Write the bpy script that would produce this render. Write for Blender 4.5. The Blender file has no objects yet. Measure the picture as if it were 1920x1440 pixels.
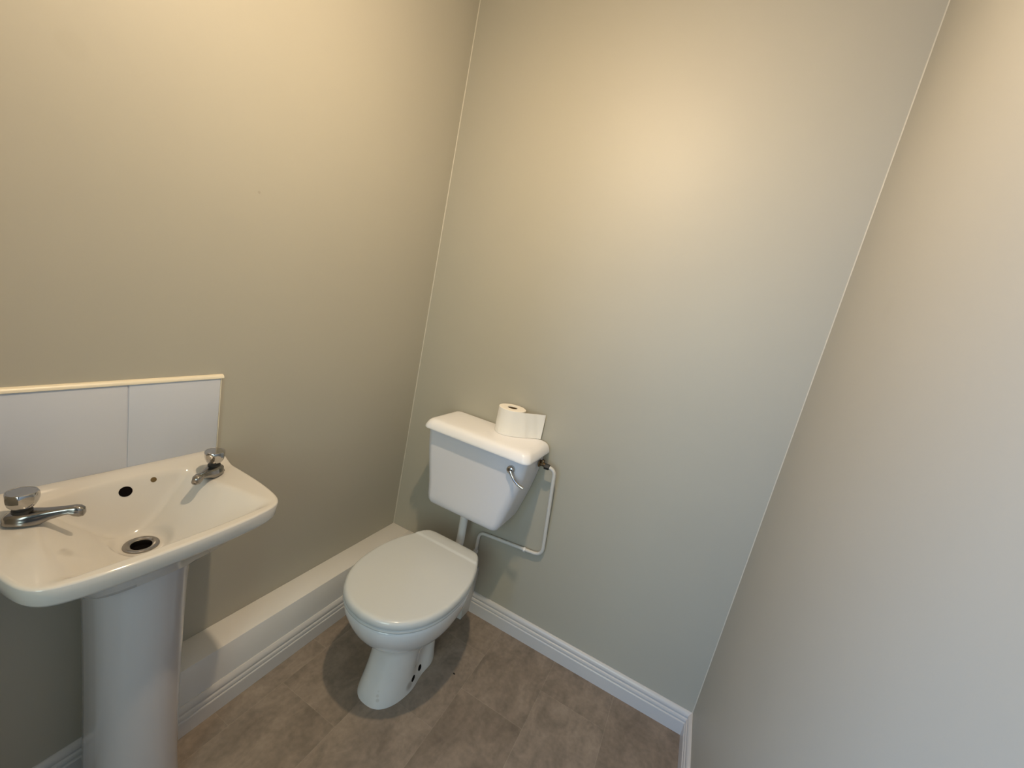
import bpy, bmesh, math
from mathutils import Vector, Matrix
from math import sin, cos, pi, radians

S = bpy.context.scene
COL = S.collection

# ------------------------------------------------------------------ camera
cd = bpy.data.cameras.new('camera')
cam = bpy.data.objects.new('camera', cd)
COL.objects.link(cam)
yaw, pit, rol = -0.41815, 0.19416, 0.21007
f = Vector((sin(yaw)*cos(pit), cos(yaw)*cos(pit), -sin(pit)))
rt = f.cross(Vector((0, 0, 1))).normalized()
up = rt.cross(f)
r2 = rt*cos(rol) + up*sin(rol)
u2 = -rt*sin(rol) + up*cos(rol)
M = Matrix((r2, u2, -f)).transposed().to_4x4()
M.translation = Vector((1.2328, -1.6219, 1.5))
cam.matrix_world = M
cd.sensor_fit = 'HORIZONTAL'
cd.sensor_width = 36.0
cd.lens = 763.19/1920*36.0
cd.clip_start = 0.02
S.camera = cam

# ------------------------------------------------------------------ world, light, exposure
W = bpy.data.worlds.new('world')
S.world = W
W.use_nodes = True
bg = W.node_tree.nodes['Background']
bg.inputs[0].default_value = (0.66, 0.82, 1.0, 1)
bg.inputs[1].default_value = 0.05

BULB_STRENGTH = 1920.0
BULB_COLOR = (1.0, 0.76, 0.50)

def area(name, loc, target, sx, sy, power, color, spread=180):
    l = bpy.data.lights.new(name, 'AREA')
    l.shape = 'RECTANGLE'; l.size = sx; l.size_y = sy
    l.energy = power; l.color = color; l.spread = radians(spread)
    o = bpy.data.objects.new(name, l)
    COL.objects.link(o)
    o.location = loc
    o.rotation_euler = (Vector(target)-Vector(loc)).to_track_quat('-Z', 'Y').to_euler()
    return o
# daylight from the window of the hall behind the open door
area('hall_window_daylight', (0.25, -2.75, 1.4), (1.56, -1.35, 1.2), 0.7, 1.5, 34.0, (0.28, 0.54, 1.0), 130)
area('hall_far_daylight', (1.25, -3.2, 1.6), (0.7, -0.4, 1.0), 0.8, 1.5, 23.0, (0.76, 0.95, 0.92))

S.view_settings.view_transform = 'Standard'
S.view_settings.look = 'None'
S.view_settings.gamma = 1.0
S.view_settings.use_curve_mapping = False
S.view_settings.exposure = 0.0
S.cycles.max_bounces = 10
S.cycles.diffuse_bounces = 6

# ------------------------------------------------------------------ room dimensions
RW = 1.5627       # room width (x)
RD = -1.95        # front wall (y)
RH = 2.78
BX = 0.1082       # pipe boxing depth
BH = 0.2325       # pipe boxing height

# ------------------------------------------------------------------ materials
def mat(name, color, rough=0.5, metal=0.0, spec=0.5, coat=0.0, bump=None, mottle=None):
    m = bpy.data.materials.new(name)
    m.use_nodes = True
    nt = m.node_tree
    b = nt.nodes['Principled BSDF']
    b.inputs['Base Color'].default_value = (*color, 1)
    b.inputs['Roughness'].default_value = rough
    b.inputs['Metallic'].default_value = metal
    b.inputs['Specular IOR Level'].default_value = spec
    b.inputs['Coat Weight'].default_value = coat
    b.inputs['Coat Roughness'].default_value = 0.08
    tc = nt.nodes.new('ShaderNodeTexCoord')
    if mottle:      # (scale, second colour, amount)
        n = nt.nodes.new('ShaderNodeTexNoise')
        n.inputs['Scale'].default_value = mottle[0]
        n.inputs['Detail'].default_value = 4
        nt.links.new(tc.outputs['Object'], n.inputs['Vector'])
        mr = nt.nodes.new('ShaderNodeMapRange')
        mr.inputs[1].default_value = 0.35; mr.inputs[2].default_value = 0.7
        mr.inputs[3].default_value = 0; mr.inputs[4].default_value = mottle[2]
        nt.links.new(n.outputs['Fac'], mr.inputs[0])
        mx = nt.nodes.new('ShaderNodeMix'); mx.data_type = 'RGBA'
        mx.inputs[6].default_value = (*color, 1)
        mx.inputs[7].default_value = (*mottle[1], 1)
        nt.links.new(mr.outputs[0], mx.inputs[0])
        nt.links.new(mx.outputs[2], b.inputs['Base Color'])
    if bump:        # (scale, strength, distance)
        n = nt.nodes.new('ShaderNodeTexNoise')
        n.inputs['Scale'].default_value = bump[0]
        n.inputs['Detail'].default_value = 3
        nt.links.new(tc.outputs['Object'], n.inputs['Vector'])
        bp = nt.nodes.new('ShaderNodeBump')
        bp.inputs['Strength'].default_value = bump[1]
        bp.inputs['Distance'].default_value = bump[2]
        nt.links.new(n.outputs['Fac'], bp.inputs['Height'])
        nt.links.new(bp.outputs[0], b.inputs['Normal'])
    return m

def add_spots(m, spots, color):
    """dull filler marks on the paint: (centre, radius, strength)"""
    nt = m.node_tree
    b = nt.nodes['Principled BSDF']
    tc = nt.nodes.new('ShaderNodeTexCoord')
    src = b.inputs['Base Color'].links[0].from_socket if b.inputs['Base Color'].links else None
    base = tuple(b.inputs['Base Color'].default_value)
    for c, r, k in spots:
        d = nt.nodes.new('ShaderNodeVectorMath'); d.operation = 'DISTANCE'
        nt.links.new(tc.outputs['Object'], d.inputs[0]); d.inputs[1].default_value = c
        mr = nt.nodes.new('ShaderNodeMapRange'); mr.interpolation_type = 'SMOOTHSTEP'
        mr.inputs[1].default_value = r*0.55; mr.inputs[2].default_value = r
        mr.inputs[3].default_value = k; mr.inputs[4].default_value = 0
        nt.links.new(d.outputs['Value'], mr.inputs[0])
        mx = nt.nodes.new('ShaderNodeMix'); mx.data_type = 'RGBA'
        nt.links.new(mr.outputs[0], mx.inputs[0])
        if src: nt.links.new(src, mx.inputs[6])
        else: mx.inputs[6].default_value = base
        mx.inputs[7].default_value = (*color, 1)
        src = mx.outputs[2]
    nt.links.new(src, b.inputs['Base Color'])

M_WALL = mat('wall_paint', (0.405, 0.386, 0.322), 0.52, spec=0.42, bump=(220, 0.06, 0.001), mottle=(2.2, (0.392, 0.374, 0.312), 0.8))
add_spots(M_WALL, [((0, -1.229, 1.802), 0.030, 0.10), ((0, -0.851, 1.652), 0.005, 0.6),
                   ((RW, -0.427, 1.657), 0.030, 0.07), ((1.02, 0, 0.93), 0.035, 0.08)], (0.30, 0.28, 0.22))
M_CEIL = mat('ceiling_paint', (0.80, 0.79, 0.76), 0.7, bump=(150, 0.05, 0.001))
M_GLOSS = mat('white_gloss_paint', (0.54, 0.53, 0.52), 0.28, spec=0.5, bump=(60, 0.05, 0.001))
M_BOX = mat('white_boxing_paint', (0.70, 0.695, 0.68), 0.36, bump=(90, 0.06, 0.001), mottle=(5, (0.65, 0.64, 0.61), 0.6))
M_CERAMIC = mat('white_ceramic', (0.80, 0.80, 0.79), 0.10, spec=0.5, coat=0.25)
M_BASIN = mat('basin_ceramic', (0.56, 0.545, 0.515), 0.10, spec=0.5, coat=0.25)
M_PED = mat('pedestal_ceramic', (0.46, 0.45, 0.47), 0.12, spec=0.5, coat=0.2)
M_PAN = mat('pan_ceramic', (0.72, 0.73, 0.74), 0.12, spec=0.5, coat=0.2, mottle=(9, (0.60, 0.60, 0.60), 0.35))
M_SEAT = mat('seat_plastic', (0.545, 0.575, 0.585), 0.16, spec=0.5)
M_PLASTIC = mat('white_plastic', (0.70, 0.70, 0.70), 0.35)
M_CISTERN = mat('cistern_plastic', (0.70, 0.71, 0.77), 0.30)
M_CLID = mat('cistern_lid_plastic', (0.82, 0.83, 0.86), 0.28)
M_TILE = mat('glazed_tile', (0.53, 0.56, 0.62), 0.20, bump=(35, 0.10, 0.001))
M_TRIMP = mat('cream_plastic_trim', (0.74, 0.68, 0.54), 0.35)
M_CHROME = mat('chrome', (0.52, 0.51, 0.50), 0.10, metal=1.0)
M_CHROME2 = mat('worn_chrome', (0.34, 0.325, 0.31), 0.18, metal=1.0, bump=(90, 0.1, 0.0005))
M_BRASS = mat('dull_brass', (0.24, 0.15, 0.07), 0.38, metal=0.9, mottle=(60, (0.06, 0.05, 0.04), 0.9))
M_DARK = mat('dark_fitting', (0.02, 0.02, 0.018), 0.5)
M_HOLE = mat('dark_hole', (0.004, 0.003, 0.003), 0.9, spec=0.05)
M_STAIN = mat('brown_stain', (0.11, 0.07, 0.02), 0.6)
M_PAPER = mat('tissue_paper', (0.84, 0.81, 0.75), 0.95, spec=0.1, bump=(420, 0.5, 0.001))
M_CARD = mat('brown_card', (0.10, 0.06, 0.02), 0.9)
M_PIPE = mat('painted_pipe', (0.60, 0.59, 0.56), 0.35)
M_CAULK = mat('corner_sealant', (0.50, 0.475, 0.40), 0.5)
M_CRUMB = mat('black_crumb', (0.01, 0.01, 0.01), 0.8)

add_spots(M_PAN, [((0.080, -0.060, 0.028), 0.026, 0.55), ((0.070, -0.020, 0.085), 0.022, 0.40), ((0.075, 0.010, 0.110), 0.016, 0.3), ((0.035, -0.170, 0.06), 0.008, 0.22), ((0.040, -0.172, 0.03), 0.008, 0.22), ((0.036, -0.172, 0.045), 0.008, 0.2)], (0.22, 0.17, 0.13))

def emis(name, color, s):
    m = bpy.data.materials.new(name); m.use_nodes = True
    b = m.node_tree.nodes['Principled BSDF']
    b.inputs['Base Color'].default_value = (0, 0, 0, 1)
    b.inputs['Emission Color'].default_value = (*color, 1)
    b.inputs['Emission Strength'].default_value = s
    return m
M_BULB = emis('lit_bulb', BULB_COLOR, BULB_STRENGTH)

def floor_mat():
    m = bpy.data.materials.new('stone_effect_vinyl'); m.use_nodes = True
    nt = m.node_tree; N = nt.nodes; L = nt.links
    b = N['Principled BSDF']
    geo = N.new('ShaderNodeNewGeometry')
    sep = N.new('ShaderNodeSeparateXYZ'); L.new(geo.outputs['Position'], sep.inputs[0])
    a = N.new('ShaderNodeMath'); a.operation = 'ADD'; a.inputs[1].default_value = 0.563+3.75; L.new(sep.outputs[1], a.inputs[0])
    c = N.new('ShaderNodeMath'); c.operation = 'ADD'; c.inputs[1].default_value = -0.7385+2.69; L.new(sep.outputs[0], c.inputs[0])
    cmb = N.new('ShaderNodeCombineXYZ'); L.new(a.outputs[0], cmb.inputs[0]); L.new(c.outputs[0], cmb.inputs[1])
    def brick(c1, c2, mortar, msize):
        br = N.new('ShaderNodeTexBrick')
        br.offset = 0.5; br.offset_frequency = 2; br.squash = 1.0
        L.new(cmb.outputs[0], br.inputs['Vector'])
        br.inputs['Color1'].default_value = (*c1, 1); br.inputs['Color2'].default_value = (*c2, 1)
        br.inputs['Mortar'].default_value = (*mortar, 1)
        br.inputs['Scale'].default_value = 1.0
        br.inputs['Mortar Size'].default_value = msize
        br.inputs['Mortar Smooth'].default_value = 0.3
        br.inputs['Bias'].default_value = 0.0
        br.inputs['Brick Width'].default_value = 0.375
        br.inputs['Row Height'].default_value = 0.269
        return br
    br = brick((0.20, 0.163, 0.130), (0.245, 0.203, 0.165), (0.27, 0.228, 0.185), 0.0011)
    idb = brick((0, 0, 0), (1, 1, 1), (0.5, 0.5, 0.5), 0.0)
    # each tile gets its own piece of the stone pattern
    off = N.new('ShaderNodeVectorMath'); off.operation = 'SCALE'; off.inputs['Scale'].default_value = 37.0
    L.new(idb.outputs['Color'], off.inputs[0])
    pos = N.new('ShaderNodeVectorMath'); pos.operation = 'ADD'
    L.new(geo.outputs['Position'], pos.inputs[0]); L.new(off.outputs[0], pos.inputs[1])
    st = N.new('ShaderNodeMapping'); st.inputs['Scale'].default_value = (1.8, 1.0, 1.0); L.new(pos.outputs[0], st.inputs[0])
    n1 = N.new('ShaderNodeTexNoise'); n1.inputs['Scale'].default_value = 6.5; n1.inputs['Detail'].default_value = 7; n1.inputs['Roughness'].default_value = 0.62
    n1.inputs['Distortion'].default_value = 0.5
    L.new(st.outputs[0], n1.inputs['Vector'])
    n2 = N.new('ShaderNodeTexNoise'); n2.inputs['Scale'].default_value = 60; n2.inputs['Detail'].default_value = 5
    L.new(pos.outputs[0], n2.inputs['Vector'])
    r1 = N.new('ShaderNodeMapRange'); r1.inputs[1].default_value = 0.3; r1.inputs[2].default_value = 0.7; r1.inputs[3].default_value = 0.70; r1.inputs[4].default_value = 1.28
    L.new(n1.outputs['Fac'], r1.inputs[0])
    r2_ = N.new('ShaderNodeMapRange'); r2_.inputs[1].default_value = 0.3; r2_.inputs[2].default_value = 0.7; r2_.inputs[3].default_value = 0.90; r2_.inputs[4].default_value = 1.10
    L.new(n2.outputs['Fac'], r2_.inputs[0])
    mu = N.new('ShaderNodeMath'); mu.operation = 'MULTIPLY'; L.new(r1.outputs[0], mu.inputs[0]); L.new(r2_.outputs[0], mu.inputs[1])
    vm = N.new('ShaderNodeVectorMath'); vm.operation = 'SCALE'; L.new(br.outputs['Color'], vm.inputs[0]); L.new(mu.outputs[0], vm.inputs['Scale'])
    L.new(vm.outputs[0], b.inputs['Base Color'])
    b.inputs['Roughness'].default_value = 0.5
    b.inputs['Specular IOR Level'].default_value = 0.35
    bp = N.new('ShaderNodeBump'); bp.inputs['Strength'].default_value = 0.12; bp.inputs['Distance'].default_value = 0.001
    L.new(n2.outputs['Fac'], bp.inputs['Height']); L.new(bp.outputs[0], b.inputs['Normal'])
    return m
M_FLOOR = floor_mat()

# ------------------------------------------------------------------ helpers
def link(name, bm, m, parent=None, smooth=True, angle=35, mw=None):
    me = bpy.data.meshes.new(name)
    bmesh.ops.recalc_face_normals(bm, faces=bm.faces[:])
    bm.to_mesh(me); bm.free()
    me.materials.append(m)
    if smooth:
        me.shade_smooth()
        me.set_sharp_from_angle(angle=radians(angle))
    o = bpy.data.objects.new(name, me)
    COL.objects.link(o)
    if parent: o.parent = parent
    return o

def tag(o, label=None, cat=None, group=None, kind=None):
    if label: o['label'] = label
    if cat: o['category'] = cat
    if group: o['group'] = group
    if kind: o['kind'] = kind
    return o

def thing(name, label, cat, loc=(0, 0, 0), rz=0, group=None):
    o = bpy.data.objects.new(name, None)
    o.empty_display_size = 0.05
    COL.objects.link(o)
    o.location = loc; o.rotation_euler = (0, 0, rz)
    return tag(o, label, cat, group)

def box(bm, a, b, bevel=0.0, seg=2):
    r = bmesh.ops.create_cube(bm, size=1.0)
    vs = r['verts']
    for v in vs:
        v.co = Vector(((v.co.x+0.5)*(b[0]-a[0])+a[0], (v.co.y+0.5)*(b[1]-a[1])+a[1], (v.co.z+0.5)*(b[2]-a[2])+a[2]))
    if bevel:
        es = list({e for v in vs for e in v.link_edges})
        bmesh.ops.bevel(bm, geom=es, offset=bevel, segments=seg, profile=0.5, affect='EDGES')

def loft(bm, rings, cap0=True, cap1=True, closed=True):
    vr = [[bm.verts.new(p) for p in r] for r in rings]
    n = len(rings[0])
    for i in range(len(vr)-1):
        for j in range(n if closed else n-1):
            k = (j+1) % n
            bm.faces.new((vr[i][j], vr[i][k], vr[i+1][k], vr[i+1][j]))
    if cap0: bm.faces.new(vr[0][::-1])
    if cap1: bm.faces.new(vr[-1])
    return vr

def rrect(x0, x1, y0, y1, r, z, n=8, rb=None):
    """rounded rectangle ring; rb = corner radius on the y1 side"""
    rb = r if rb is None else rb
    pts = []
    for (cx, cy, a0, rr) in ((x1-r, y0+r, -90, r), (x1-rb, y1-rb, 0, rb), (x0+rb, y1-rb, 90, rb), (x0+r, y0+r, 180, r)):
        for i in range(n+1):
            a = radians(a0+90*i/n)
            pts.append(Vector((cx+rr*cos(a), cy+rr*sin(a), z)))
    return pts

def sup(cx, yf, yb, hw, z, n=2.2, N=96, yc=None, dent=None):
    """egg ring: front at yf, back at yb, half width hw"""
    yc = (yf+yb)/2 if yc is None else yc
    pts = []
    for i in range(N):
        a = 2*pi*i/N
        c, s = cos(a), sin(a)
        x = hw*math.copysign(abs(c)**(2/n), c)
        l = (yb-yc) if s > 0 else (yc-yf)
        y = yc + l*math.copysign(abs(s)**(2/n), s)
        if dent:
            d = dent[0]*math.exp(-((y-dent[1])/dent[2])**2)
            x -= math.copysign(min(d, abs(x)*0.6), x)
        pts.append(Vector((cx+x, y, z)))
    return pts

def catmull(P, sub=12, closed=False):
    out = []
    n = len(P)
    rng = range(n) if closed else range(n-1)
    for i in rng:
        if closed: a, b, c, d = P[(i-1) % n], P[i], P[(i+1) % n], P[(i+2) % n]
        else: a, b, c, d = P[max(i-1, 0)], P[i], P[i+1], P[min(i+2, n-1)]
        for k in range(sub):
            t = k/sub
            out.append(0.5*((2*b)+(c-a)*t+(2*a-5*b+4*c-d)*t*t+(3*b-a-3*c+d)*t**3))
    if not closed: out.append(P[-1].copy())
    return out

def resample(P, N, closed=True):
    Q = P+[P[0]] if closed else P
    L = [0]
    for i in range(1, len(Q)): L.append(L[-1]+(Q[i]-Q[i-1]).length)
    out = []; j = 0
    tot = L[-1]; cnt = N if closed else N-1
    for i in range(N):
        t = tot*i/cnt
        while j < len(L)-2 and L[j+1] < t: j += 1
        seg = L[j+1]-L[j]
        out.append(Q[j].lerp(Q[j+1], (t-L[j])/seg if seg else 0))
    return out

def tube(bm, path, r, n=16, cap=True):
    rings = []
    path = [Vector(p) for p in path]
    ref = None
    for i, p in enumerate(path):
        t = (path[min(i+1, len(path)-1)]-path[max(i-1, 0)]).normalized()
        if ref is None:
            ref = t.orthogonal().normalized()
        ref = (ref - t*ref.dot(t)).normalized()
        b = t.cross(ref)
        rr = r[i] if isinstance(r, (list, tuple)) else r
        rings.append([p+ref*rr*cos(2*pi*k/n)+b*rr*sin(2*pi*k/n) for k in range(n)])
    loft(bm, rings, cap, cap)

def lathe(bm, prof, n=40, origin=(0, 0, 0), axis='Z', cap0=False, cap1=False, mod=None):
    o = Vector(origin); rings = []
    for r, z in prof:
        ring = []
        for k in range(n):
            a = 2*pi*k/n
            rr = r*(mod(a, z) if mod else 1)
            if axis == 'Z': p = Vector((rr*cos(a), rr*sin(a), z))
            elif axis == 'X': p = Vector((z, rr*cos(a), rr*sin(a)))
            else: p = Vector((rr*cos(a), z, rr*sin(a)))
            ring.append(o+p)
        rings.append(ring)
    loft(bm, rings, cap0, cap1)

def round_path(P, r, seg=8):
    P = [Vector(p) for p in P]
    out = [P[0]]
    for i in range(1, len(P)-1):
        a, b, c = P[i-1], P[i], P[i+1]
        d0 = (a-b).normalized(); d1 = (c-b).normalized()
        rr = r if not isinstance(r, (list, tuple)) else r[i-1]
        s, e = b+d0*rr, b+d1*rr
        for k in range(seg+1):
            t = k/seg
            out.append((1-t)**2*s+2*t*(1-t)*b+t*t*e)
    out.append(P[-1])
    return out

def smax(a, b, k):
    h = max(k-abs(a-b), 0)/k
    return max(a, b)+h*h*k/4
def smin(a, b, k): return -smax(-a, -b, k)
def sst(e0, e1, x):
    t = min(max((x-e0)/(e1-e0), 0), 1)
    return t*t*(3-2*t)

# ------------------------------------------------------------------ room shell
def shell(name, a, b, m, label):
    bm = bmesh.new(); box(bm, a, b)
    return tag(link(name, bm, m, smooth=False), label, 'wall' if 'wall' in name else name, kind='structure')
T = 0.1
shell('floor', (-T, RD-T, -T), (RW+T, T, 0), M_FLOOR, 'brown grey stone effect vinyl tiles covering the floor')
shell('ceiling', (-T, RD-T, RH), (RW+T, T, RH+T), M_CEIL, 'plain white ceiling above the small room')
shell('wall_left', (-T, RD-T, 0), (0, T, RH), M_WALL, 'beige painted wall behind the wash basin')
shell('wall_back', (0, 0, 0), (RW, T, RH), M_WALL, 'beige painted wall behind the toilet cistern')
shell('wall_right', (RW, RD-T, 0), (RW+T, T, RH), M_WALL, 'bare beige painted wall on the right')
DX0, DX1, DH = 0.48, 1.50, 2.10   # doorway the photograph is taken from
bm = bmesh.new()
box(bm, (0, RD-T, 0), (DX0, RD, RH)); box(bm, (DX1, RD-T, 0), (RW, RD, RH)); box(bm, (DX0, RD-T, DH), (DX1, RD, RH))
tag(link('wall_front', bm, M_WALL, smooth=False), 'beige wall with the open doorway facing the cistern', 'wall', kind='structure')
bm = bmesh.new()
box(bm, (DX0-0.06, RD, 0), (DX0+0.012, RD+0.016, DH+0.06), 0.003)
box(bm, (DX1-0.012, RD, 0), (DX1+0.06, RD+0.016, DH+0.06), 0.003)
box(bm, (DX0+0.012, RD, DH-0.012), (DX1-0.012, RD+0.016, DH+0.06), 0.003)
tag(link('trim_1', bm, M_GLOSS), 'white gloss architrave around the open doorway', 'door trim', kind='structure')

# boxed-in pipes along the left wall and behind the toilet
bm = bmesh.new()
box(bm, (0.0, -1.14, 0), (BX, -0.0, BH), 0.002)
tag(link('trim_2', bm, M_BOX), 'long low painted pipe boxing along the left wall', 'pipe boxing', kind='structure')
bm = bmesh.new()
box(bm, (BX, -0.092, 0), (0.5455, 0.0, BH+0.003), 0.002)
tag(link('trim_3', bm, M_BOX), 'short painted pipe boxing behind the toilet pan', 'pipe boxing', kind='structure')

SK = [(0.019, 0), (0.019, 0.054), (0.0175, 0.0565), (0.0145, 0.0575), (0.0145, 0.0605), (0.0165, 0.063), (0.0168, 0.068),
      (0.0150, 0.073), (0.0120, 0.0755), (0.0112, 0.078), (0.0125, 0.0805), (0.0128, 0.085), (0.0115, 0.092), (0.0075, 0.0985), (0.003, 0.102), (0, 0.1025)]
def skirting(name, p0, p1, nrm, m0, m1, label):
    """p0->p1 along the wall, nrm into the room; m0/m1 = mitre sign at each end (+1 inner corner)"""
    d = (Vector(p1)-Vector(p0)).normalized()
    rings = []
    for p, s, mm in ((Vector(p0), 1, m0), (Vector(p1), -1, m1)):
        rings.append([p+Vector(nrm)*a+Vector((0, 0, z))+d*s*mm*a for a, z in SK]+[p.copy()])
    bm = bmesh.new(); loft(bm, rings)
    tag(link(name, bm, M_GLOSS, angle=25), label, 'skirting board', kind='structure')
skirting('baseboard_back', (0.5457, 0, 0), (RW, 0, 0), (0, -1, 0), 0, 1, 'white moulded skirting board along the back wall')
skirting('baseboard_right', (RW, 0, 0), (RW, RD, 0), (-1, 0, 0), 1, 0, 'white moulded skirting board along the right wall')
skirting('baseboard_boxing', (BX, -0.0925, 0), (BX, -1.14, 0), (1, 0, 0), 0, 0, 'white moulded skirting board fixed to the long pipe boxing')
skirting('baseboard_left', (0, -1.1405, 0), (0, RD, 0), (1, 0, 0), 0, 0, 'white moulded skirting board left of the basin pedestal')
# painted-over sealant beads in the two wall corners
for i, x in ((4, 0.0), (5, RW)):
    bm = bmesh.new()
    s = 1 if x == 0 else -1
    z0 = BH if x == 0 else 0.1025
    loft(bm, [[Vector((x, 0, z)), Vector((x+s*0.0028, 0, z)), Vector((x+s*0.0017, -0.0017, z)), Vector((x, -0.0028, z))] for z in (z0, RH)])
    tag(link('trim_%d' % i, bm, M_CAULK, smooth=False), 'thin pale sealant line in the %s wall corner' % ('left' if x == 0 else 'right'), 'sealant line', kind='structure')

# ------------------------------------------------------------------ ceiling pendant (lights the room from above the frame)
LX, LY, LZ = 0.80, -0.93, 2.46
t = thing('pendant_lamp', 'small bare bulb pendant hanging from the ceiling centre', 'lamp', (LX, LY, RH))
bm = bmesh.new(); lathe(bm, [(0.045, 0), (0.045, -0.008), (0.038, -0.02), (0.012, -0.028)], 32, cap0=True, cap1=True); link('ceiling_rose', bm, M_PLASTIC, t)
bm = bmesh.new(); tube(bm, [(0, 0, -0.028), (0, 0, LZ-RH+0.085)], 0.003, 8); link('cord', bm, M_PLASTIC, t)
bm = bmesh.new(); lathe(bm, [(0.008, LZ-RH+0.09), (0.018, LZ-RH+0.08), (0.018, LZ-RH+0.035), (0.015, LZ-RH+0.028)], 24, cap0=True, cap1=True); link('lamp_holder', bm, M_PLASTIC, t)
bm = bmesh.new()
bmesh.ops.create_uvsphere(bm, u_segments=24, v_segments=16, radius=0.03, matrix=Matrix.Translation((0, 0, LZ-RH)))
link('bulb', bm, M_BULB, t)
bm = bmesh.new(); lathe(bm, [(0.0312, LZ-RH-0.002), (0.0312, LZ-RH+0.006), (0.026, LZ-RH+0.024), (0.0175, LZ-RH+0.036)], 32)
link('bulb_collar', bm, M_PLASTIC, t)

# ------------------------------------------------------------------ splashback
SBY0, SBY1 = -1.414, -0.922
t = thing('splashback', 'white tile splashback on the wall above the wash basin', 'splashback', (0, SBY1, 0.89))
bm = bmesh.new()
box(bm, (0.0005, SBY0-SBY1, 0.0), (0.0055, 0, 0.222), 0)
for a, b in ((-0.2105, -0.0008), (-0.4225, -0.2135), (SBY0-SBY1, -0.4255)):
    box(bm, (0.0005, a, 0.0008), (0.0075, b, 0.2215), 0.0012, 2)
link('tile_panel', bm, M_TILE, t)
bm = bmesh.new()
rings = [[Vector((0.0, y, 0.2225)), Vector((0.0105, y, 0.2225)), Vector((0.0105, y, 0.226)), Vector((0.0085, y, 0.230)), Vector((0.005, y, 0.2325)), Vector((0, y, 0.233))] for y in (SBY0-SBY1, 0.007)]
loft(bm, rings)
o = link('edge_trim', bm, M_TRIMP, t, angle=60); o['label'] = 'cream plastic edging strip'
bm = bmesh.new(); box(bm, (0.0, 0.0, 0), (0.0080, 0.0018, 0.2225), 0.0004)
link('side_trim', bm, M_TRIMP, t)

# ------------------------------------------------------------------ wash basin
VC = -1.163
BC = Vector((0.158, 0, 0))
def rim_z(x):
    return 0.8635 + 0.0275*(1-sst(0.012, 0.085, x)) - 0.004*sst(0.15, 0.36, x)
def basin_z(x, v):
    r = math.hypot(x-0.158, v)
    if r < 0.062:      # flat seat for the waste
        k = sst(0.037, 0.062, r)
        return basin_raw(x, v)*k + (basin_raw(0.158, 0)+0.001)*(1-k)
    return basin_raw(x, v)
def basin_raw(x, v):
    av = abs(v)
    L = 0.135+0.26*(x-0.05)
    k = (av-0.03)/(L-0.03)
    side = 0.752+0.112*k
    back = 0.884-0.132*(x-0.044)/0.055 + 0.9*v*v
    front = 0.860-0.108*(0.338-0.25*v*v-x)/0.085
    b = smax(smax(back, front, 0.02), smax(side, 0.7525+0.06*math.hypot(x-0.158, v), 0.03), 0.022)
    return smin(rim_z(x), b, 0.010)
half = [(0.0, 0.245), (0.04, 0.2475), (0.10, 0.2485), (0.16, 0.2475), (0.22, 0.2455), (0.27, 0.241), (0.305, 0.234), (0.328, 0.222), (0.342, 0.204),
        (0.351, 0.175), (0.358, 0.13), (0.3625, 0.07), (0.364, 0.0)]
pts = catmull([Vector((x, v, 0)) for x, v in half], 10)
pts = pts+[Vector((p.x, -p.y, 0)) for p in pts[-2::-1]]
back_edge = [Vector((0, -0.245+0.49*i/20, 0)) for i in range(1, 20)]
OUT = resample(pts+back_edge, 260)
t = thing('wash_basin', 'small white ceramic wash basin fixed to the wall under the tiles', 'basin', (0.0012, VC, 0))
bm = bmesh.new()
R0 = 0.0205
rings = []
NR = 64
def inset(p, d, z):
    q = BC-p; q.z = 0
    q = p+q.normalized()*d
    return Vector((q.x, q.y, z))
for i in range(NR+1):
    s = i/NR
    ring = []
    for p in OUT:
        d = (p-BC).normalized()
        a = BC+d*R0
        b = inset(p, 0.0065, 0)
        q = a.lerp(b, s**0.85)
        ring.append(Vector((q.x, q.y, basin_z(q.x, q.y))))
    rings.append(ring)
for d, dz in ((0.0032, -0.0008), (0.0009, -0.0026), (0.0, -0.0058), (0.0012, -0.020), (0.0035, -0.037), (0.007, -0.0430), (0.014, -0.046)):
    rings.append([inset(p, d, rim_z(p.x)*0.35+0.862*0.65+dz) if dz < -0.005 else inset(p, d, rim_z(p.x)+dz) for p in OUT])
for k, z in ((0.90, 0.811), (0.80, 0.790), (0.68, 0.765), (0.58, 0.742), (0.50, 0.722)):
    rings.append([Vector((BC.x+(p.x-BC.x)*(k if p.x > BC.x else max(k, 0.8)), p.y*k, z)) for p in OUT])
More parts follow.
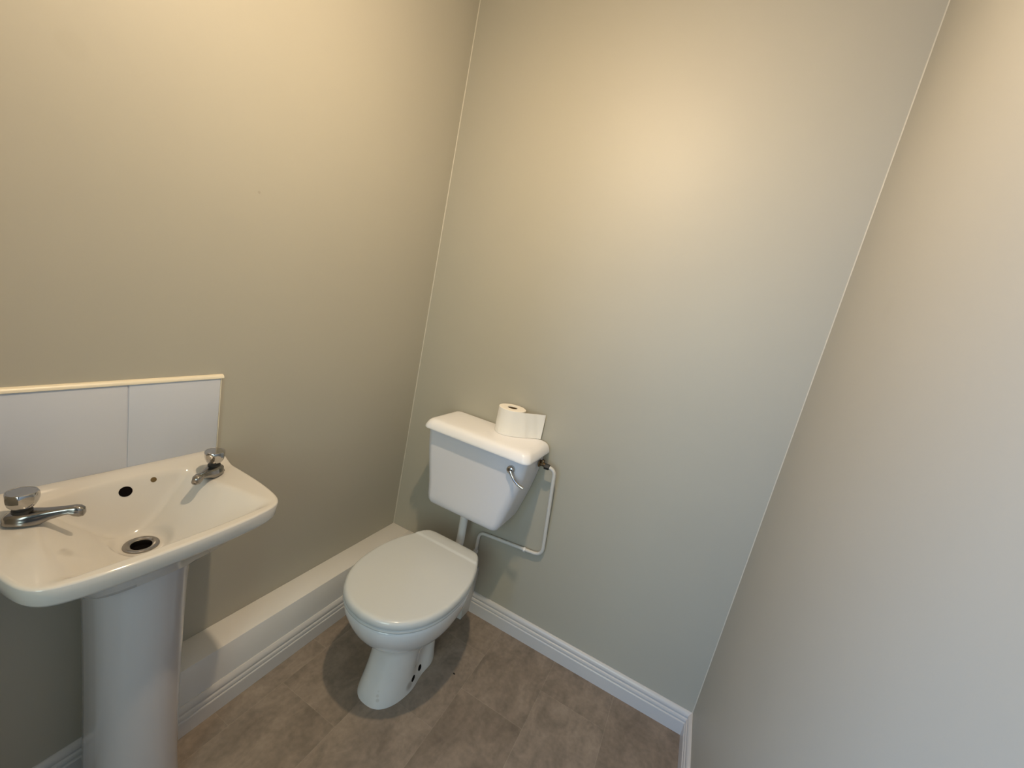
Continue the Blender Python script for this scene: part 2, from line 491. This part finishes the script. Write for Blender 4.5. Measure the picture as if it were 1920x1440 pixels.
# throat of the waste
throat = [[Vector((BC.x+(v.x-BC.x)*1.0, v.y, v.z-0.02)) for v in rings[0]]]
loft(bm, throat+rings, False, True)
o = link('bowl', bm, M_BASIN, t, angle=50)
bm = bmesh.new()
zb = basin_z(0.158, 0.0)
lathe(bm, [(0.0185, zb-0.03), (0.019, zb-0.006), (0.0205, zb+0.0012), (0.024, zb+0.0034), (0.030, zb+0.0042), (0.0335, zb+0.0030), (0.0345, zb+0.0012), (0.0345, zb-0.002)], 48, (BC.x, 0, 0))
wr = link('waste_ring', bm, M_CHROME2, t); wr['label'] = 'metal ring around the plug hole'
bm = bmesh.new()
lathe(bm, [(0.0192, zb-0.012), (0.0191, zb-0.014)], 32, (BC.x, 0, 0), cap0=True, cap1=True)
link('waste_opening', bm, M_HOLE, t)
def disc_on(zfun, x, v, rx, rv, m, name, parent, lift=0.0006, label=None):
    e = 0.002
    n = Vector((-(zfun(x+e, v)-zfun(x-e, v))/(2*e), -(zfun(x, v+e)-zfun(x, v-e))/(2*e), 1)).normalized()
    c = Vector((x, v, zfun(x, v)))+n*lift
    a = Vector((0, 1, 0)); a = (a-n*a.dot(n)).normalized(); b = n.cross(a)
    bm = bmesh.new()
    rr = []
    for k, h in ((1.0, -0.0012), (1.0, 0.0), (0.8, 0.0003)):
        rr.append([c+n*h+a*rv*k*cos(2*pi*i/32)+b*rx*k*sin(2*pi*i/32) for i in range(32)])
    loft(bm, rr)
    o = link(name, bm, m, parent)
    if label: o['label'] = label
    return o
disc_on(basin_z, 0.0575, 0.008, 0.0125, 0.0135, M_HOLE, 'overflow_hole', t, label='round dark overflow hole')
disc_on(basin_z, 0.054, 0.066, 0.0065, 0.0065, M_STAIN, 'chain_hole', t, label='small brown stained chain hole')

# pedestal
def ped_ring(z, hw, xf, flare=0.0):
    p = []
    xb = 0.085
    n = 28
    for i in range(n+1):
        a = -pi/2+pi*i/n
        p.append(Vector((xf-hw*1.02+hw*1.02*cos(a), VC+hw*sin(a), z)))
    p += [Vector((xb+0.035, VC+hw-0.001, z)), Vector((xb+0.016, VC+hw+0.001+flare, z)), Vector((xb, VC+hw+0.006+flare, z)), Vector((xb-0.005, VC+hw+0.002+flare, z)),
          Vector((xb-0.005, VC-hw+0.010, z)), Vector((xb, VC-hw+0.006, z)), Vector((xb+0.016, VC-hw+0.005, z)), Vector((xb+0.035, VC-hw+0.003, z))]
    return p
bm = bmesh.new()
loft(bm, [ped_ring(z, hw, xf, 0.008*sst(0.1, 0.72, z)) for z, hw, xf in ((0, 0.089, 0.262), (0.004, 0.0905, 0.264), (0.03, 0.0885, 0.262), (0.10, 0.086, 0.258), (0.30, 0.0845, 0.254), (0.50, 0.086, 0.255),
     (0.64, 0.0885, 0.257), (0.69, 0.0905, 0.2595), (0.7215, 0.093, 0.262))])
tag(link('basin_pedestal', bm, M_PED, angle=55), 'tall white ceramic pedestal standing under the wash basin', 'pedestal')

# taps
def tap_meshes():
    bm = bmesh.new()
    secs = [(-0.0265, 0.007, 0.000, 0.016), (-0.024, 0.015, 0.0, 0.022), (-0.016, 0.0215, 0.0, 0.026), (0.0, 0.0245, 0.0, 0.029), (0.016, 0.0225, 0.0, 0.030),
            (0.028, 0.018, 0.001, 0.031), (0.042, 0.0145, 0.010, 0.0325), (0.060, 0.0115, 0.0175, 0.0345), (0.070, 0.0105, 0.020, 0.0365), (0.077, 0.0115, 0.0155, 0.0375),
            (0.086, 0.0115, 0.0135, 0.037), (0.092, 0.0085, 0.0145, 0.033), (0.0935, 0.005, 0.018, 0.029)]
    rings = []
    for x, hw, z0, z1 in secs:
        ring = []
        for k in range(28):
            a = 2*pi*k/28
            c, s = cos(a), sin(a)
            n = 3.0
            ring.append(Vector((x, hw*(1 if s < 0 else 0.86)*math.copysign(abs(c)**(2/n), c), (z0+z1)/2+(z1-z0)/2*math.copysign(abs(s)**(2/n), s))))
        rings.append(ring)
    loft(bm, rings)
    body = bm
    bm = bmesh.new()
    lathe(bm, [(0.0150, 0.027), (0.0150, 0.032), (0.0125, 0.034), (0.0125, 0.041)], 28, cap0=True, cap1=True)
    neck = bm
    bm = bmesh.new()
    def mod(a, z):
        w = sst(0.040, 0.05, z)*(1-sst(0.066, 0.072, z))
        return 1-0.075*w*abs(cos(3.5*a))**0.7*1.0
    lathe(bm, [(0.0150, 0.0395), (0.0185, 0.041), (0.0225, 0.047), (0.0245, 0.055), (0.0250, 0.063), (0.0243, 0.0685), (0.0225, 0.0715), (0.0205, 0.0722), (0.0200, 0.0716), (0.006, 0.0722)], 84, cap0=True, cap1=True, mod=mod)
    return body, neck, bm
b_, n_, k_ = tap_meshes()
t = thing('basin_tap', 'left chrome pillar tap on the wash basin, cut by the picture edge', 'tap', (0.104, VC-0.173, 0.8635), radians(52), group='basin taps')
tp = [link('spout', b_, M_CHROME2, t, angle=60), link('neck', n_, M_DARK, t), link('knob', k_, M_CHROME, t, angle=28)]
tp[2]['label'] = 'faceted chrome turning knob'
t2 = t.copy(); COL.objects.link(t2)
t2['label'] = 'right chrome pillar tap on the basin corner nearest the toilet'
t2.location = (0.108, VC+0.181, 0.8635); t2.rotation_euler = (0, 0, radians(-54))
for c in tp:
    d = c.copy(); COL.objects.link(d); d.parent = t2

# ------------------------------------------------------------------ toilet pan with seat and lid
TX = 0.491
prof = [(-0.2035, 0.098), (-0.2065, 0.113), (-0.216, 0.128), (-0.235, 0.142), (-0.25, 0.150), (-0.30, 0.173), (-0.35, 0.190), (-0.40, 0.201), (-0.46, 0.2065), (-0.52, 0.2045), (-0.57, 0.196), (-0.62, 0.178), (-0.66, 0.153),
        (-0.69, 0.125), (-0.712, 0.092), (-0.727, 0.052), (-0.734, 0.0)]
pp = catmull([Vector((w, y, 0)) for y, w in prof], 8)
pp = pp+[Vector((-p.x, p.y, 0)) for p in pp[-2::-1]]
pp = pp+[Vector((-0.098+0.196*i/12, -0.203, 0)) for i in range(1, 12)]
EGG = resample(pp, 200)
EC = Vector((0, -0.46, 0))
def egg(k, z, dy=0.0, cut=None, d=0.0):
    out = []
    for p in EGG:
        q = EC+(p-EC)*k
        if d: q = q+(EC-q).normalized()*d
        y = q.y+dy
        if cut is not None: y = min(y, cut)
        out.append(Vector((TX+q.x, y, z)))
    return out
t = thing('toilet', 'white toilet pan with closed cream lid standing on the floor', 'toilet', (TX, -0.45, 0))
t_inv = Matrix.Translation((-TX, 0.45, 0))
def tl(name, bm, m, **k):
    bmesh.ops.transform(bm, matrix=t_inv, verts=bm.verts[:])
    return link(name, bm, m, t, **k)
N = 200
def ering(z, yf, yb, hw, n, yc=None, dent=None, w=1.0):
    # same start angle / direction as EGG, which starts at the rear right corner
    s = sup(TX, yf, yb, hw, z, n, 720, yc, dent)
    out = []
    for p in EGG:
        a = math.atan2(p.y-EC.y, p.x)
        best = None
        # radial lookup of the ring in the direction of the egg vertex, in normalised space
        c = Vector((TX, (yf+yb)/2 if yc is None else yc, z))
        idx = int(round((math.atan2((p.y-EC.y)/(0.255 if p.y > EC.y else 0.274), p.x/0.2065) % (2*pi))/(2*pi)*720)) % 720
        out.append(s[idx])
    return out
bm = bmesh.new()
rings = [
    ering(0.0, -0.638, -0.285, 0.100, 2.5, dent=(0.012, -0.42, 0.05)),
    ering(0.012, -0.636, -0.286, 0.099, 2.5, dent=(0.013, -0.42, 0.05)),
    ering(0.035, -0.628, -0.288, 0.096, 2.5, dent=(0.020, -0.42, 0.055)),
    ering(0.06, -0.619, -0.289, 0.094, 2.5, dent=(0.026, -0.42, 0.06)),
    ering(0.10, -0.606, -0.291, 0.092, 2.5, dent=(0.028, -0.41, 0.06)),
    ering(0.14, -0.597, -0.300, 0.092, 2.4, dent=(0.022, -0.41, 0.06)),
    ering(0.18, -0.592, -0.315, 0.095, 2.3, dent=(0.012, -0.41, 0.06)),
    ering(0.205, -0.594, -0.322, 0.101, 2.2),
    ering(0.222, -0.603, -0.318, 0.112, 2.1),
    ering(0.238, -0.622, -0.300, 0.131, 2.05, yc=-0.45),
    ering(0.258, -0.648, -0.275, 0.152, 2.05, yc=-0.455),
    ering(0.285, -0.675, -0.250, 0.171, 2.05, yc=-0.46),
    ering(0.315, -0.697, -0.230, 0.185, 2.1, yc=-0.46),
    ering(0.345, -0.712, -0.215, 0.194, 2.15, yc=-0.46),
]
rings += [egg(0.965, 0.375), egg(0.975, 0.395), egg(0.972, 0.404), egg(0.955, 0.4095), egg(0.90, 0.4105), egg(0.6, 0.4105)]
loft(bm, rings)
tl('pan', bm, M_PAN, angle=70)
# horizontal outlet from the trap into the boxing, with white connector
bm = bmesh.new()
tube(bm, [(TX, -0.36, 0.155), (TX, -0.30, 0.165), (TX, -0.22, 0.175), (TX, -0.16, 0.178)], [0.052, 0.052, 0.050, 0.050], 28)
tl('outlet', bm, M_PAN)
bm = bmesh.new()
tube(bm, [(TX, -0.175, 0.177), (TX, -0.0925, 0.178)], 0.056, 28)
o = tl('outlet_connector', bm, M_PLASTIC); o['label'] = 'white plastic outlet connector'
# rear flush inlet horn
bm = bmesh.new()
tube(bm, [(TX, -0.245, 0.335), (TX, -0.20, 0.343), (TX-0.012, -0.143, 0.356)], [0.045, 0.036, 0.030], 24)
tl('flush_inlet', bm, M_PAN)
# seat ring
bm = bmesh.new()
outer = [(0.985, 0.4115), (1.0, 0.4155), (1.0, 0.4215), (0.99, 0.4265)]
rings = [egg(k, z) for k, z in outer]
loft(bm, rings)
tl('seat', bm, M_SEAT, angle=60)
# lid : main panel, drops slightly behind a crease to the hinge strip
def crease(p):
    # across the lid at y = -0.268, square to the axis
    return -0.262
bm = bmesh.new()
lidr = [(1.0, 0.4285), (1.004, 0.432), (1.004, 0.4405), (0.998, 0.4475), (0.985, 0.4525), (0.965, 0.4555)]
rings = []
for k, z in lidr:
    rings.append(egg(k, z))
for k in (0.93, 0.85, 0.7, 0.5, 0.3, 0.12):
    rings.append(egg(k, 0.4555+0.0035*(1-k)))
loft(bm, rings)
for yy in (-0.300, -0.290, -0.284, -0.280, -0.276, -0.272, -0.268, -0.262, -0.256, -0.248, -0.238, -0.225):
    bmesh.ops.bisect_plane(bm, geom=bm.verts[:]+bm.edges[:]+bm.faces[:], plane_co=(0, yy, 0), plane_no=(0, 1, 0))
for v in bm.verts:      # hinge strip stands slightly proud of the lid panel
    if v.co.z > 0.4405:
        k = (v.co.z-0.4405)/0.015
        v.co.z += min(k, 1)*(0.0045*sst(-0.282, -0.268, v.co.y)-0.004*sst(-0.235, -0.205, v.co.y))
bmesh.ops.triangulate(bm, faces=[f_ for f_ in bm.faces if len(f_.verts) > 4])
tl('lid', bm, M_SEAT, angle=60)
# seat hinge blocks
for sx in (-0.075, 0.075):
    bm = bmesh.new(); box(bm, (TX+sx-0.022, -0.224, 0.405), (TX+sx+0.022, -0.192, 0.430), 0.004)
    tl('hinge', bm, M_PLASTIC)
# dark side fixing holes of the foot
from mathutils.bvhtree import BVHTree
pan = [o for o in t.children if o.name.startswith('pan')][0]
bvh = BVHTree.FromPolygons([v.co for v in pan.data.vertices], [p.vertices[:] for p in pan.data.polygons])
for y, z in ((-0.487, 0.040), (-0.432, 0.034)):
    hitp, nrm, _, _ = bvh.ray_cast(Vector((0.3, y+0.45, z)), Vector((-1, 0, 0)))
    a = Vector((0, 0, 1)); a = (a-nrm*a.dot(nrm)).normalized(); b = nrm.cross(a)
    bm = bmesh.new()
    loft(bm, [[hitp+nrm*h+a*0.0100*k*cos(2*pi*i/24)+b*0.0125*k*sin(2*pi*i/24) for i in range(24)] for k, h in ((1, -0.002), (1, 0.0008), (0.8, 0.0014))])
    o = link('fixing_hole', bm, M_HOLE, t); o['label'] = 'small black fixing hole'

# ------------------------------------------------------------------ cistern
t = thing('cistern', 'white low level cistern mounted on the wall behind the toilet', 'cistern', (0.5, -0.002, 0.575))
t_inv = Matrix.Translation((-0.5, 0.002, -0.575))
bm = bmesh.new()
def cr(z, x0, x1, yf, r=0.04): return rrect(x0, x1, yf, -0.004, r, z, 10, rb=0.012)
loft(bm, [cr(0.560, 0.335, 0.640, -0.165, 0.02), cr(0.562, 0.323, 0.650, -0.180, 0.022), cr(0.569, 0.312, 0.660, -0.193, 0.025), cr(0.582, 0.305, 0.668, -0.200, 0.028), cr(0.602, 0.301, 0.675, -0.203, 0.030),
          cr(0.66, 0.290, 0.691, -0.205), cr(0.72, 0.279, 0.707, -0.207), cr(0.78, 0.268, 0.720, -0.209), cr(0.84, 0.258, 0.730, -0.211), cr(0.89, 0.253, 0.735, -0.212), cr(0.9145, 0.251, 0.738, -0.213)])
bmesh.ops.transform(bm, matrix=t_inv, verts=bm.verts[:])
link('tank', bm, M_CISTERN, t, angle=60)
bm = bmesh.new()
def lr(z, d, r=0.03): return rrect(0.253+d, 0.757-d, -0.246+d, -0.004-d*0.4, r, z, 10, rb=0.016)
loft(bm, [lr(0.9155, 0.004), lr(0.9155, 0.0005), lr(0.918, 0.0), lr(0.924, 0.001), lr(0.934, 0.0045), lr(0.943, 0.009), lr(0.949, 0.0145), lr(0.9535, 0.022), lr(0.956, 0.031), lr(0.957, 0.045, 0.02), lr(0.9575, 0.09, 0.01)])
bmesh.ops.transform(bm, matrix=t_inv, verts=bm.verts[:])
o = link('tank_lid', bm, M_CLID, t, angle=60); o['label'] = 'cream white rounded cistern lid'
# flush lever
bm = bmesh.new()
hx, hy, hz = 0.681, -0.211, 0.868
lathe(bm, [(0.0155, 0.001), (0.0165, -0.003), (0.0165, -0.012), (0.015, -0.017), (0.010, -0.0195), (0.003, -0.0205)], 32, (hx, hy, hz), 'Y', cap0=True, cap1=True)
path = catmull([Vector(p) for p in ((hx+0.002, hy-0.014, hz-0.004), (hx+0.014, hy-0.017, hz-0.018), (hx+0.028, hy-0.020, hz-0.031), (hx+0.047, hy-0.022, hz-0.042), (hx+0.070, hy-0.019, hz-0.050))], 8)
tube(bm, path, [0.0088-0.0028*sst(0, 0.4, i/(len(path)-1))+0.001*sst(0.6, 1, i/(len(path)-1)) for i in range(len(path))], 14)
bmesh.ops.transform(bm, matrix=t_inv, verts=bm.verts[:])
o = link('flush_lever', bm, M_CHROME, t, angle=50); o['label'] = 'curved chrome flush lever'

# ------------------------------------------------------------------ flush pipe down to the pan
t = thing('flush_pipe', 'short white plastic pipe between the cistern and the toilet pan', 'pipe', (0.470, -0.10, 0.40))
t_inv = Matrix.Translation((-0.470, 0.10, -0.40))
bm = bmesh.new()
tube(bm, round_path([(0.462, -0.10, 0.530), (0.466, -0.10, 0.39), (0.477, -0.138, 0.360)], 0.025), 0.0185, 24)
bmesh.ops.transform(bm, matrix=t_inv, verts=bm.verts[:])
link('pipe_run', bm, M_PLASTIC, t)
bm = bmesh.new()
lathe(bm, [(0.026, 0.5595), (0.026, 0.542), (0.0225, 0.538), (0.0225, 0.531), (0.019, 0.529)], 28, (0.462, -0.10, 0), cap0=True, cap1=True)
bmesh.ops.transform(bm, matrix=t_inv, verts=bm.verts[:])
link('pipe_nut', bm, M_PLASTIC, t)

# ------------------------------------------------------------------ water supply pipe
t = thing('water_supply_pipe', 'thin white painted water pipe bent along the wall beside the cistern', 'pipe', (0.512, -0.02, BH+0.003))
t_inv = Matrix.Translation((-0.512, 0.02, -BH-0.003))
def pl(name, bm, m, label=None):
    bmesh.ops.transform(bm, matrix=t_inv, verts=bm.verts[:])
    o = link(name, bm, m, t)
    if label: o['label'] = label
    return o
bm = bmesh.new()
path = round_path([(0.768, -0.060, 0.868), (0.808, -0.050, 0.864), (0.834, -0.014, 0.447), (0.514, -0.014, 0.418), (0.514, -0.014, 0.30)],
                  [0.028, 0.045, 0.032], 10)
tube(bm, path, 0.0078, 16)
pl('pipe_run', bm, M_PIPE)
bm = bmesh.new()
lathe(bm, [(0.0125, 0.764), (0.0125, 0.782), (0.0105, 0.786)], 6, (0, -0.060, 0.868), 'X', cap0=True, cap1=True)
pl('compression_nut', bm, M_DARK, 'dark compression nut')
bm = bmesh.new()
lathe(bm, [(0.012, 0.7375), (0.016, 0.739), (0.016, 0.744), (0.009, 0.746), (0.009, 0.766)], 24, (0, -0.060, 0.872), 'X', cap0=True, cap1=True)
box(bm, (0.747, -0.068, 0.868), (0.759, -0.052, 0.892), 0.003)
pl('valve', bm, M_BRASS, 'tarnished brass valve')
# saddle clip on the wall
bm = bmesh.new()
lathe(bm, [(0.0102, 0.744), (0.0108, 0.745), (0.0108, 0.753), (0.0102, 0.754)], 20, (0, -0.0145, 0.4390), 'X', cap0=True, cap1=True)
box(bm, (0.744, -0.012, 0.424), (0.754, -0.0005, 0.436), 0.001)
pl('pipe_clip', bm, M_PLASTIC, 'white plastic pipe clip')
bm = bmesh.new()
lathe(bm, [(0.011, 0.328), (0.0125, 0.326), (0.0125, 0.310), (0.010, 0.308), (0.010, 0.290), (0.0125, 0.288), (0.0125, 0.272), (0.010, 0.270)], 6, (0.514, -0.014, 0), cap0=True, cap1=True)
pl('isolating_valve', bm, M_PIPE)
bm = bmesh.new(); tube(bm, [(0.514, -0.014, 0.271), (0.514, -0.014, BH+0.0032)], 0.0078, 16)
pl('pipe_tail', bm, M_DARK, 'dark unpainted lower pipe end')

# ------------------------------------------------------------------ toilet roll
RX, RY, RZ, RR, RHH = 0.569, -0.068, 0.9578, 0.0585, 0.110
t = thing('toilet_roll', 'white toilet paper roll standing on the cistern lid', 'toilet roll', (RX, RY, RZ))
bm = bmesh.new()
lathe(bm, [(0.0215, 0.0), (RR-0.002, 0.0), (RR, 0.0015), (RR, RHH-0.0015), (RR-0.002, RHH), (0.030, RHH-0.0005), (0.0215, RHH), (0.021, RHH*0.5), (0.0215, 0.0)], 64)
link('paper', bm, M_PAPER, t)
bm = bmesh.new()
lathe(bm, [(0.0212, 0.001), (0.0212, RHH-0.003), (0.0202, RHH-0.003), (0.0202, 0.001), (0.0212, 0.001)], 40)
lathe(bm, [(0.020, 0.002), (0.020, 0.003)], 32, cap0=True, cap1=True)
o = link('cardboard_core', bm, M_CARD, t); o['label'] = 'brown cardboard core'
bm = bmesh.new()
sh = [Vector((RR*cos(radians(a))*1.004, RR*sin(radians(a))*1.004, 0)) for a in (-110, -95, -80, -65, -50)]
sh += [Vector(p) for p in ((0.056, -0.030, 0), (0.076, -0.012, 0), (0.096, 0.012, 0), (0.116, 0.034, 0), (0.136, 0.052, 0))]
sh = catmull(sh, 6)
th = 0.0006
ra = []
for z in (0.0008, RHH*0.25, RHH*0.5, RHH*0.75, RHH-0.0008):
    a = []; b = []
    for i, p in enumerate(sh):
        d = (sh[min(i+1, len(sh)-1)]-sh[max(i-1, 0)]).normalized()
        n = Vector((d.y, -d.x, 0))
        w = n*0.0012*sin(i*0.7+z*40)*sst(20, 45, i)
        a.append(p+w+n*th+Vector((0, 0, z))); b.append(p+w+Vector((0, 0, z)))
    ra.append(a+b[::-1])
loft(bm, ra)
link('loose_sheet', bm, M_PAPER, t)

# ------------------------------------------------------------------ speck on the floor
bm = bmesh.new()
bmesh.ops.create_icosphere(bm, subdivisions=2, radius=0.0045, matrix=Matrix.Translation((0, 0, 0.0018)) @ Matrix.Diagonal((1.2, 0.7, 0.4, 1)))
o = link('crumb', bm, M_CRUMB); o.location = (0.681, -0.343, 0)
tag(o, 'tiny black crumb lying on the floor right of the toilet', 'crumb')
